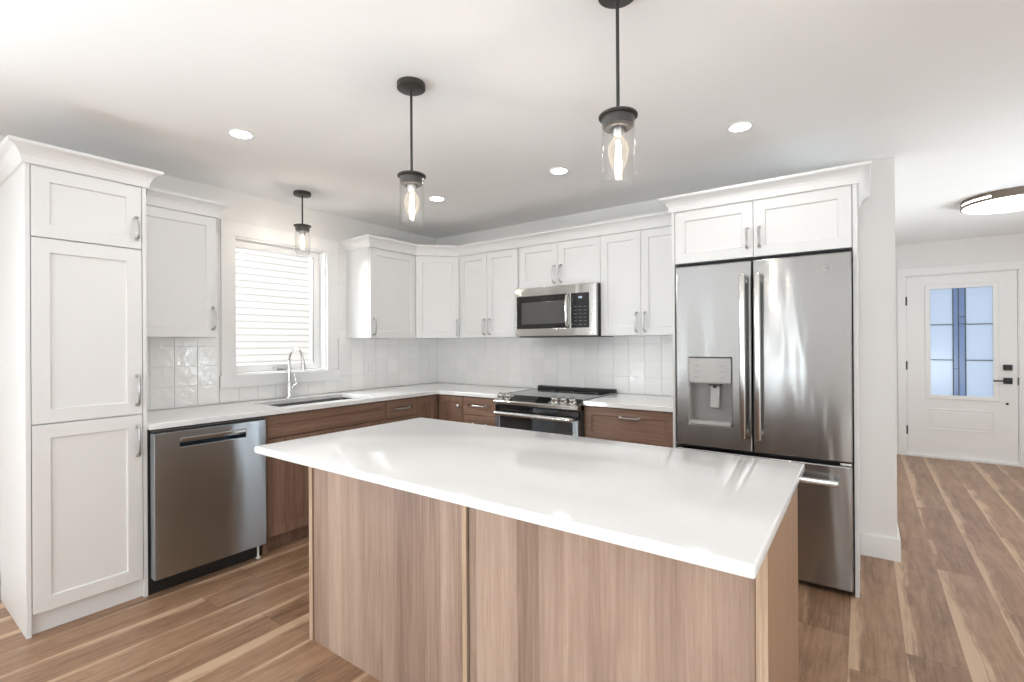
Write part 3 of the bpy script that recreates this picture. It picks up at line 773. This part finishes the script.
# on the window wall local x = world y
backsplash('glossy white square tile backsplash on the wall around the window', [
    (P0+0.001, -2.190, ZC+0.001, ZU-0.001), (-2.189, -1.217, ZC+0.001, 1.032), (-1.216, -0.011, ZC+0.001, ZU-0.001),
    (-1.226, U0-0.001, ZU, ZT+0.01), (-2.336, -2.179, ZU, ZT)], -2.33, LEFT, 0.1375)
backsplash('glossy white square tile backsplash on the wall behind the range', [(0.0, FX0-0.001, ZC+0.001, ZU-0.001)], 0.02, 0, 0.1345)
ot = thing('wall_outlet', 'white electrical outlet plate on the tiles below the corner wall cabinets', 'outlet', (0.0, -0.868, 1.117), LEFT)
bm = B(); box(bm, -0.036, 0.036, -0.0155, -0.0105, -0.058, 0.058, 0.002); obj('cover_plate', bm, M['plastic'], ot)
for z in (-0.021, 0.021):
    bm = B(); box(bm, -0.017, 0.017, -0.0175, -0.015, z-0.014, z+0.014, 0.002); s = obj('socket', bm, M['plastic'], ot)
    bm = B()
    for x in (-0.006, 0.006): box(bm, x-0.0012, x+0.0012, -0.0178, -0.0172, z-0.003, z+0.006)
    obj('slot', bm, M['charcoal'], s)

# ---------------------------------------------------------------- dishwasher
dwr = thing('dishwasher', 'stainless steel dishwasher with a pocket handle beside the white pantry', 'dishwasher', (0, (DY0+DY1)/2, 0), LEFT)
w = DY1-DY0-0.008
bm = B(); box(bm, -w/2, w/2, -0.61, -0.03, 0.09, 0.883); obj('tub', bm, M['black'], dwr)
bm = B()
cells(bm, [-w/2+0.003, -w/2+0.125, w/2-0.125, w/2-0.003], [0.095, 0.785, 0.832, 0.874], lambda i, j: not (i == 1 and j == 1), -0.68, -0.622, 'XZ', 0.004)
door = obj('door', bm, M['steel_dark'], dwr)
bm = B(); prism_x(bm, [(-0.676, 0.784), (-0.650, 0.780), (-0.630, 0.80), (-0.626, 0.83), (-0.632, 0.834), (-0.62, 0.84), (-0.615, 0.775), (-0.676, 0.776)], -w/2+0.122, w/2-0.122)
obj('pocket_handle', bm, M['steel_dark'], door)
bm = B(); box(bm, -w/2+0.122, w/2-0.122, -0.686, -0.662, 0.812, 0.836, 0.006); obj('grip_lip', bm, M['steel'], door)
bm = B(); box(bm, -w/2+0.003, w/2-0.003, -0.675, -0.622, 0.876, 0.886, 0.002); obj('control_strip', bm, M['black'], dwr)
bm = B(); box(bm, -w/2, w/2, -0.60, -0.58, 0.0, 0.088); obj('toe_kick', bm, M['black'], dwr)
for s in (1,):
    bm = B(); lathe(bm, [(0, 0), (0.014, 0), (0.014, 0.008), (0.006, 0.01), (0.006, 0.09), (0, 0.09)], 12, Matrix.Translation((s*(w/2-0.03), -0.625, 0))); obj('leveling_leg', bm, M['plastic'], dwr, True)

# ---------------------------------------------------------------- range
rg = thing('range', 'stainless slide-in range with front knobs under the microwave', 'stove', ((ML+MR)/2, 0, 0), 0)
w = MW-0.004
bm = B(); box(bm, -w/2, w/2, -0.655, -0.012, 0.06, 0.902); obj('body', bm, M['charcoal'], rg)
bm = B(); box(bm, -w/2, w/2, -0.615, -0.075, 0.902, 0.929, 0.003); ct = obj('cooktop', bm, M['black_glass'], rg)
for s in (-1, 1):
    bm = B(); box(bm, s*w/2, s*(w/2-0.008), -0.615, -0.075, 0.927, 0.931); obj('cooktop_edge', bm, M['steel_dark'], ct)
for x, y, r_ in ((-0.19, -0.22, 0.075), (0.19, -0.22, 0.095), (-0.19, -0.47, 0.105), (0.19, -0.47, 0.08), (0.0, -0.20, 0.06)):
    bm = B(); lathe(bm, [(r_-0.003, 0.9288), (r_, 0.9294), (r_+0.003, 0.9288)], 36, Matrix.Translation((x, y, 0)), True); obj('burner_ring', bm, M['grey_plastic'], ct)
bm = B(); box(bm, -w/2+0.005, w/2-0.005, -0.072, -0.014, 0.925, 0.957, 0.008); vt = obj('vent_trim', bm, M['black'], rg)
for k in range(14):
    bm = B(); box(bm, -w/2+0.05+k*0.048, -w/2+0.085+k*0.048, -0.058, -0.03, 0.9565, 0.9585); obj('vent_slot', bm, M['grey_plastic'], vt)
# sloped control panel
y_a, z_a, y_b, z_b = -0.612, 0.928, -0.706, 0.888
bm = B(); prism_x(bm, [(y_a, z_a), (y_b, z_b), (y_b-0.004, z_b-0.008), (y_b, z_b-0.026), (-0.64, 0.850), (y_a, 0.86)], -w/2, w/2); cp = obj('control_panel', bm, M['steel_light'], rg)
sl = math.atan2(z_a-z_b, y_a-y_b)
slope = Matrix.Translation((0, (y_a+y_b)/2, (z_a+z_b)/2)) @ Matrix.Rotation(sl, 4, 'X')
bm = B(); box(bm, -0.235, 0.118, -0.042, 0.044, 0.0002, 0.002, 0.0005); bmesh.ops.transform(bm, matrix=slope, verts=bm.verts[:]); obj('touch_display', bm, M['black_glass'], cp)
for x in (1.359, 1.439, 1.862, 1.938, 2.013):
    bm = B()
    lathe(bm, [(0, 0.001), (0.028, 0.001), (0.028, 0.006), (0.023, 0.009), (0.022, 0.032), (0.019, 0.036), (0, 0.036)], 24)
    box(bm, -0.003, 0.003, -0.020, 0.020, 0.035, 0.041, 0.001)
    bmesh.ops.transform(bm, matrix=slope @ Matrix.Translation((x-(ML+MR)/2, -0.004, 0)), verts=bm.verts[:])
    obj('knob', bm, M['satin'], cp, True)
bm = B(); box(bm, -w/2+0.004, w/2-0.004, -0.690, -0.657, 0.79, 0.848, 0.002); obj('upper_band', bm, M['black_glass'], rg)
bm = B()
cells(bm, [-w/2+0.004, -w/2+0.05, w/2-0.05, w/2-0.004], [0.20, 0.27, 0.765, 0.788], lambda i, j: not (i == 1 and j == 1), -0.694, -0.657, 'XZ', 0.003)
od = obj('oven_door', bm, M['steel_dark'], rg)
bm = B(); box(bm, -w/2+0.045, w/2-0.045, -0.692, -0.665, 0.265, 0.77); obj('oven_window', bm, M['oven_glass'], od)
bm = B()
tube(bm, [(-w/2+0.04, -0.742, 0.792), (w/2-0.04, -0.742, 0.792)], 0.018, 16)
for s in (-1, 1): box(bm, s*(w/2-0.04)-0.014, s*(w/2-0.04)+0.014, -0.742, -0.685, 0.780, 0.804, 0.004)
obj('oven_handle', bm, M['satin'], od, True)
bm = B(); box(bm, -w/2+0.004, w/2-0.004, -0.69, -0.657, 0.07, 0.195, 0.003); obj('storage_drawer', bm, M['steel_dark'], rg)
bm = B(); box(bm, -w/2+0.03, w/2-0.03, -0.62, -0.06, 0.0, 0.06); obj('base_plinth', bm, M['black'], rg)

# ---------------------------------------------------------------- microwave
mw = thing('microwave', 'stainless over-the-range microwave with dark window hung under a short cabinet', 'microwave', ((ML+MR)/2, 0, ZU), 0)
w = MW-0.006; mh = 0.4075
mc = (ML+MR)/2
bm = B(); box(bm, -w/2, w/2, -0.368, -0.012, 0.0, mh-0.001, 0.002); obj('case', bm, M['black'], mw)
bm = B()
us = [-w/2, 1.336-mc, 1.823-mc, 1.858-mc, 2.016-mc, w/2]; vs = [0.003, 0.066, 0.335, mh-0.002]
cells(bm, us, vs, lambda i, j: not (j == 1 and i in (1, 3)), -0.402, -0.369, 'XZ', 0.004)
face = obj('front_panel', bm, M['steel_light'], mw)
bm = B(); box(bm, 1.334-mc, 1.826-mc, -0.398, -0.375, 0.064, 0.337); wn = obj('door_window', bm, M['black_glass'], mw)
bm = B(); box(bm, 1.385-mc, 1.80-mc, -0.3992, -0.3975, 0.105, 0.285, 0.0005); obj('window_mesh', bm, M['mw_glass'], wn)
bm = B(); box(bm, 1.856-mc, 2.018-mc, -0.399, -0.375, 0.064, 0.337); kp = obj('keypad', bm, M['black_glass'], mw)
for i in range(3):
    for j in range(6):
        bm = B(); box(bm, 1.885-mc+i*0.042, 1.909-mc+i*0.042, -0.3998, -0.3988, 0.088+j*0.028, 0.093+j*0.028); obj('button', bm, M['button_grey'], kp)
bm = B(); box(bm, 1.925-mc, 1.955-mc, -0.3998, -0.3988, 0.294, 0.310); obj('clock_display', bm, M['display'], kp)
bm = B()
hx = 1.838-mc
tube(bm, [(hx, -0.400, 0.075), (hx, -0.432, 0.085), (hx, -0.444, 0.13), (hx, -0.447, 0.20), (hx, -0.444, 0.27), (hx, -0.432, 0.318), (hx, -0.400, 0.328)], 0.012, 12)
obj('door_handle', bm, M['satin'], mw, True)
bm = B(); box(bm, -w/2+0.02, w/2-0.02, -0.36, -0.05, -0.006, 0.002); obj('grease_filter', bm, M['black'], mw)

# ---------------------------------------------------------------- refrigerator
RX0, RX1 = 2.766, 3.674
fr = thing('refrigerator', 'stainless french-door refrigerator with water dispenser and bottom freezer drawer', 'refrigerator', ((RX0+RX1)/2, 0, 0), 0)
fcx = (RX0+RX1)/2; w = RX1-RX0
FY = -0.694
bm = B(); box(bm, -w/2+0.004, w/2-0.004, -0.598, -0.03, 0.03, 1.790, 0.003); obj('case', bm, M['charcoal'], fr)
bm = B(); box(bm, -w/2+0.01, w/2-0.01, -0.60, -0.05, 0.0, 0.03); obj('base_grille', bm, M['black'], fr)
sx = 3.2035-fcx
D0, D1, DA, DB = 2.846-fcx, 3.089-fcx, 0.840, 1.245
bm = B()
cells(bm, [-w/2, D0, D1, sx-0.003], [0.706, DA, DB, 1.812], lambda i, j: not (i == 1 and j == 1), FY, -0.622, 'XZ', 0.007)
ld = tag(obj('door', bm, M['steel'], fr), 'stainless door with water and ice dispenser')
bm = B(); box(bm, sx+0.003, w/2, FY, -0.622, 0.706, 1.812, 0.007); rd = obj('door', bm, M['steel'], fr)
bm = B(); box(bm, -w/2, w/2, FY, -0.622, 0.032, 0.684, 0.007); fz = obj('freezer_drawer', bm, M['steel'], fr)
# dispenser: panel, cavity, paddle, tray
bm = B(); box(bm, D0+0.001, D1-0.001, FY-0.004, -0.63, 1.098, DB-0.001, 0.003); dp = obj('dispenser_panel', bm, M['panel_grey'], ld)
for i in range(2):
    for j in range(3):
        bm = B(); box(bm, D0+0.03+i*0.15, D0+0.058+i*0.15, FY-0.0048, FY-0.0035, 1.125+j*0.035, 1.130+j*0.035); obj('touch_button', bm, M['grey_plastic'], dp)
bm = B()
box(bm, D0, D0+0.006, FY+0.002, -0.60, DA, 1.10); box(bm, D1-0.006, D1, FY+0.002, -0.60, DA, 1.10)
box(bm, D0, D1, -0.612, -0.600, DA, 1.10); box(bm, D0, D1, FY+0.002, -0.60, 1.09, 1.10)
obj('dispenser_cavity', bm, M['cavity_grey'], ld)
bm = B(); box(bm, D0+0.001, D1-0.001, FY-0.010, -0.605, DA, 0.862, 0.004); obj('drip_tray', bm, M['panel_grey'], ld)
bm = B(); prism_x(bm, [(-0.632, 1.085), (-0.640, 1.085), (-0.662, 0.945), (-0.652, 0.935), (-0.630, 1.05)], 2.962-fcx, 3.012-fcx); obj('dispenser_paddle', bm, M['panel_grey'], ld)
bm = B(); box(bm, 2.955-fcx, 3.025-fcx, -0.675, -0.625, 1.078, 1.092, 0.003); tube(bm, [(2.985-fcx, -0.655, 1.08), (2.985-fcx, -0.655, 1.062)], 0.008, 10); obj('dispenser_nozzle', bm, M['charcoal'], ld)
def long_handle(parent, p0, p1, horizontal):
    bm = B()
    a, b = Vector(p0), Vector(p1); t = (b-a).normalized()
    out = Vector((0, -0.060, 0))
    for p in (a + t*0.035, b - t*0.035):
        q = p + Vector((0, -0.06, 0))
        box(bm, min(p.x, q.x)-0.011, max(p.x, q.x)+0.011, FY-0.058, FY+0.001, p.z-0.011, p.z+0.011, 0.003)
    if horizontal: box(bm, a.x, b.x, FY-0.076, FY-0.052, a.z-0.016, a.z+0.016, 0.008, 3)
    else: box(bm, a.x-0.016, a.x+0.016, FY-0.076, FY-0.052, a.z, b.z, 0.008, 3)
    obj('handle', bm, M['satin'], parent, True)
long_handle(ld, (3.162-fcx, 0, 0.785), (3.162-fcx, 0, 1.730), False)
long_handle(rd, (3.240-fcx, 0, 0.785), (3.240-fcx, 0, 1.730), False)
long_handle(fz, (2.83-fcx, 0, 0.603), (3.615-fcx, 0, 0.603), True)
bx, bz = 3.557-fcx, 1.731
rotm = Matrix.Translation((bx, FY, bz)) @ Matrix.Rotation(PI/2, 4, 'X')
bm = B(); lathe(bm, [(0, 0), (0.024, 0), (0.024, 0.002), (0.0225, 0.003), (0.021, 0.0022), (0, 0.0022)], 32, rotm); bd = obj('badge', bm, M['panel_grey'], rd, True)
bm = B(); lathe(bm, [(0.0185, 0.0022), (0.0195, 0.003), (0.0205, 0.0022)], 32, rotm, True); obj('badge_ring', bm, M['charcoal'], bd)
tc = bpy.data.curves.new('badge_letters', 'FONT'); tc.body = 'GE'; tc.size = 0.021; tc.align_x = 'CENTER'; tc.align_y = 'CENTER'; tc.extrude = 0.0004; tc.shear = 0.25
tc.materials.append(M['charcoal'])
to = bpy.data.objects.new('badge_letters', tc); COL.objects.link(to)
bpy.context.view_layer.update()
tm = bpy.data.meshes.new_from_object(to.evaluated_get(bpy.context.evaluated_depsgraph_get()))
bpy.data.objects.remove(to); to = bpy.data.objects.new('badge_letters', tm); COL.objects.link(to); to.parent = bd; to.location = (bx, FY-0.0026, bz); to.rotation_euler = (PI/2, 0, 0)
for s in (-1, 1):
    bm = B(); box(bm, s*(w/2-0.002), s*(w/2-0.07), FY+0.01, -0.58, 1.7895, 1.806, 0.003); obj('hinge_cover', bm, M['charcoal'], fr)
bm = B(); box(bm, w/2-0.055, w/2-0.004, FY+0.008, -0.625, 0.687, 0.700, 0.003); obj('lower_hinge', bm, M['satin'], fr)

# ---------------------------------------------------------------- island
IX0, IX1, IY0, IY1 = 1.6562, 3.5549, -1.8157, -2.7626
BX0, BX1, BY, BYF = 1.664, 3.5405, -2.5216, -1.893
isl = thing('kitchen_island', 'wood veneer island base standing on the plank floor', 'island', ((BX0+BX1)/2, (BY+BYF)/2, 0))
icx, icy = (BX0+BX1)/2, (BY+BYF)/2
def ib(name, mat, x0, x1, y0, y1, z0, z1, bev=0.001):
    bm = B(); box(bm, x0-icx, x1-icx, y0-icy, y1-icy, z0, z1, bev); return obj(name, bm, mat, isl)
ib('carcass', M['island'], BX0+0.026, BX1-0.026, BY+0.02, BYF, 0.0, 0.889, 0)
ib('back_panel', M['island'], BX0+0.034, 2.596, BY+0.004, BY+0.0195, 0.0, 0.889)
ib('back_panel', M['island'], 2.626, BX1-0.0265, BY+0.004, BY+0.0195, 0.0, 0.889)
ib('groove_strip', M['charcoal'], BX0+0.0265, BX0+0.0335, BY+0.012, BY+0.0195, 0.0, 0.889, 0)
ib('groove_strip', M['charcoal'], 2.6165, 2.6255, BY+0.012, BY+0.0195, 0.0, 0.889, 0)
ib('center_stile', M['edge'], 2.5965, 2.616, BY-0.001, BY+0.0195, 0.0, 0.889)
e0 = ib('end_panel', M['side'], BX0, BX0+0.0255, BY+0.003, BYF, 0.0, 0.889)
e1 = ib('end_panel', M['side'], BX1-0.0255, BX1, BY+0.003, BYF, 0.0, 0.889)
for e, x0, x1 in ((e0, BX0, BX0+0.0255), (e1, BX1-0.0255, BX1)):
    bm = B(); box(bm, x0-icx, x1-icx, BY-icy, BY+0.0028-icy, 0.0, 0.889, 0.0008); tag(obj('edge_band', bm, M['edge'], e), 'pale edge band')
bm = B(); box(bm, IX0, IX1, IY1, IY0, 0.8905, 0.92, 0.006, 3)
tag(obj('island_countertop', bm, M['quartz'], None, True), 'large white quartz slab on top of the wood island', 'countertop')

# ---------------------------------------------------------------- pendants
def pendant(loc, rod, label):
    """hung from the ceiling: origin at the ceiling"""
    r = thing('pendant_light', label, 'pendant light', (loc[0], loc[1], H), 0, 'black pendant lights with clear glass cylinders')
    bm = B(); lathe(bm, [(0, 0), (0.060, 0), (0.0605, -0.004), (0.0605, -0.022), (0.056, -0.025), (0, -0.025)], 40); obj('canopy', bm, M['bronze'], r, True)
    bm = B(); tube(bm, [(0, 0, -0.024), (0, 0, -rod)], 0.0055, 12); obj('rod', bm, M['bronze'], r, True)
    z = -rod
    bm = B(); lathe(bm, [(0, z+0.006), (0.012, z+0.006), (0.014, z), (0.058, z-0.002), (0.061, z-0.005), (0.061, z-0.010), (0.050, z-0.013), (0.048, z-0.040), (0.042, z-0.046), (0, z-0.046)], 40); cap_ = obj('cap', bm, M['bronze'], r, True)
    bm = B(); lathe(bm, [(0, z-0.045), (0.019, z-0.045), (0.019, z-0.068), (0.016, z-0.072), (0, z-0.072)], 20); obj('socket', bm, M['nickel'], cap_, True)
    bm = B(); lathe(bm, [(0.0530, z-0.016), (0.0530, z-0.214), (0.0525, z-0.218), (0.0500, z-0.218), (0.0495, z-0.214), (0.0495, z-0.016)], 48, None, True); obj('glass_shade', bm, M['clear'], r, True)
    bm = B(); zb = z-0.070
    lathe(bm, [(0, zb), (0.013, zb), (0.017, zb-0.008), (0.028, zb-0.024), (0.0325, zb-0.042), (0.0315, zb-0.058), (0.026, zb-0.080), (0.017, zb-0.104), (0.009, zb-0.120), (0, zb-0.124)], 24); bl = obj('bulb', bm, M['bulb'], r, True)
    bm = B()
    for k in range(6):
        a = k*PI/3; x, y = 0.009*math.cos(a), 0.009*math.sin(a)
        tube(bm, [(x*0.5, y*0.5, zb-0.014), (x, y, zb-0.095)], 0.0014, 6)
    obj('filament', bm, M['filament'], bl)
    return r
pendant((3.096, -2.328), 0.398, 'black glass pendant above the refrigerator end of the island')
pendant((2.145, -2.326), 0.392, 'black glass pendant above the pantry end of the island')
pendant((0.362, -1.762), 0.242, 'small black pendant hanging before the window above the sink')

# ---------------------------------------------------------------- recessed ceiling lights
first = None
for (x, y), lb in (((1.044, -2.519), 'round recessed ceiling light nearest the tall white pantry'),
                   ((1.048, -1.055), 'round recessed ceiling light nearest the corner wall cabinet'),
                   ((2.118, -1.019), 'round recessed ceiling light in front of the microwave, between the island pendants'),
                   ((3.206, -1.016), 'round recessed ceiling light in front of the refrigerator')):
    if first is None:
        r = thing('recessed_light', lb, 'ceiling light', (x, y, H), 0, 'recessed ceiling lights')
        bm = B(); lathe(bm, [(0.050, -0.0005), (0.050, -0.004), (0.060, -0.006), (0.066, -0.003), (0.066, -0.0005)], 36, None, True); obj('trim_ring', bm, M['trim'], r, True)
        bm = B(); lathe(bm, [(0, -0.001), (0.0495, -0.001), (0.0495, -0.0035), (0, -0.0035)], 36); obj('lens', bm, M['led'], r)
        first = r
    else:
        r = copy_tree(first); r.location = (x, y, H); r['label'] = lb

# hall flush light
hl = thing('flush_ceiling_light', 'round flush ceiling light with slotted bronze rim near the entry door', 'ceiling light', (4.69, 1.60, H), 0)
RH = 0.32
bm = B(); lathe(bm, [(RH-0.012, -0.002), (RH, -0.002), (RH, -0.026), (RH-0.012, -0.026)], 64, None, True); obj('rim', bm, M['rim'], hl, True)
bm = B(); lathe(bm, [(RH-0.012, -0.042), (RH, -0.042), (RH, -0.062), (RH-0.012, -0.062)], 64, None, True); obj('rim', bm, M['rim'], hl, True)
for k in range(3):
    bm = B(); a0 = math.radians(236)+k*2*PI/3
    pr = []
    for i in range(9):
        a = a0 + i*0.135
        pr.append([bm.verts.new((rr_*math.cos(a), rr_*math.sin(a), zz)) for rr_, zz in ((RH-0.010, -0.026), (RH-0.0005, -0.026), (RH-0.0005, -0.042), (RH-0.010, -0.042))])
    for a, b in zip(pr, pr[1:]):
        for j in range(4): bm.faces.new([a[j], a[(j+1) % 4], b[(j+1) % 4], b[j]])
    bm.faces.new(pr[0][::-1]); bm.faces.new(pr[-1]); obj('rim_bridge', bm, M['rim'], hl, True)
bm = B(); lathe(bm, [(0, -0.003), (RH-0.0125, -0.003), (RH-0.0125, -0.064), (RH-0.03, -0.068), (0, -0.070)], 64); obj('diffuser', bm, M['led_hall'], hl, True)
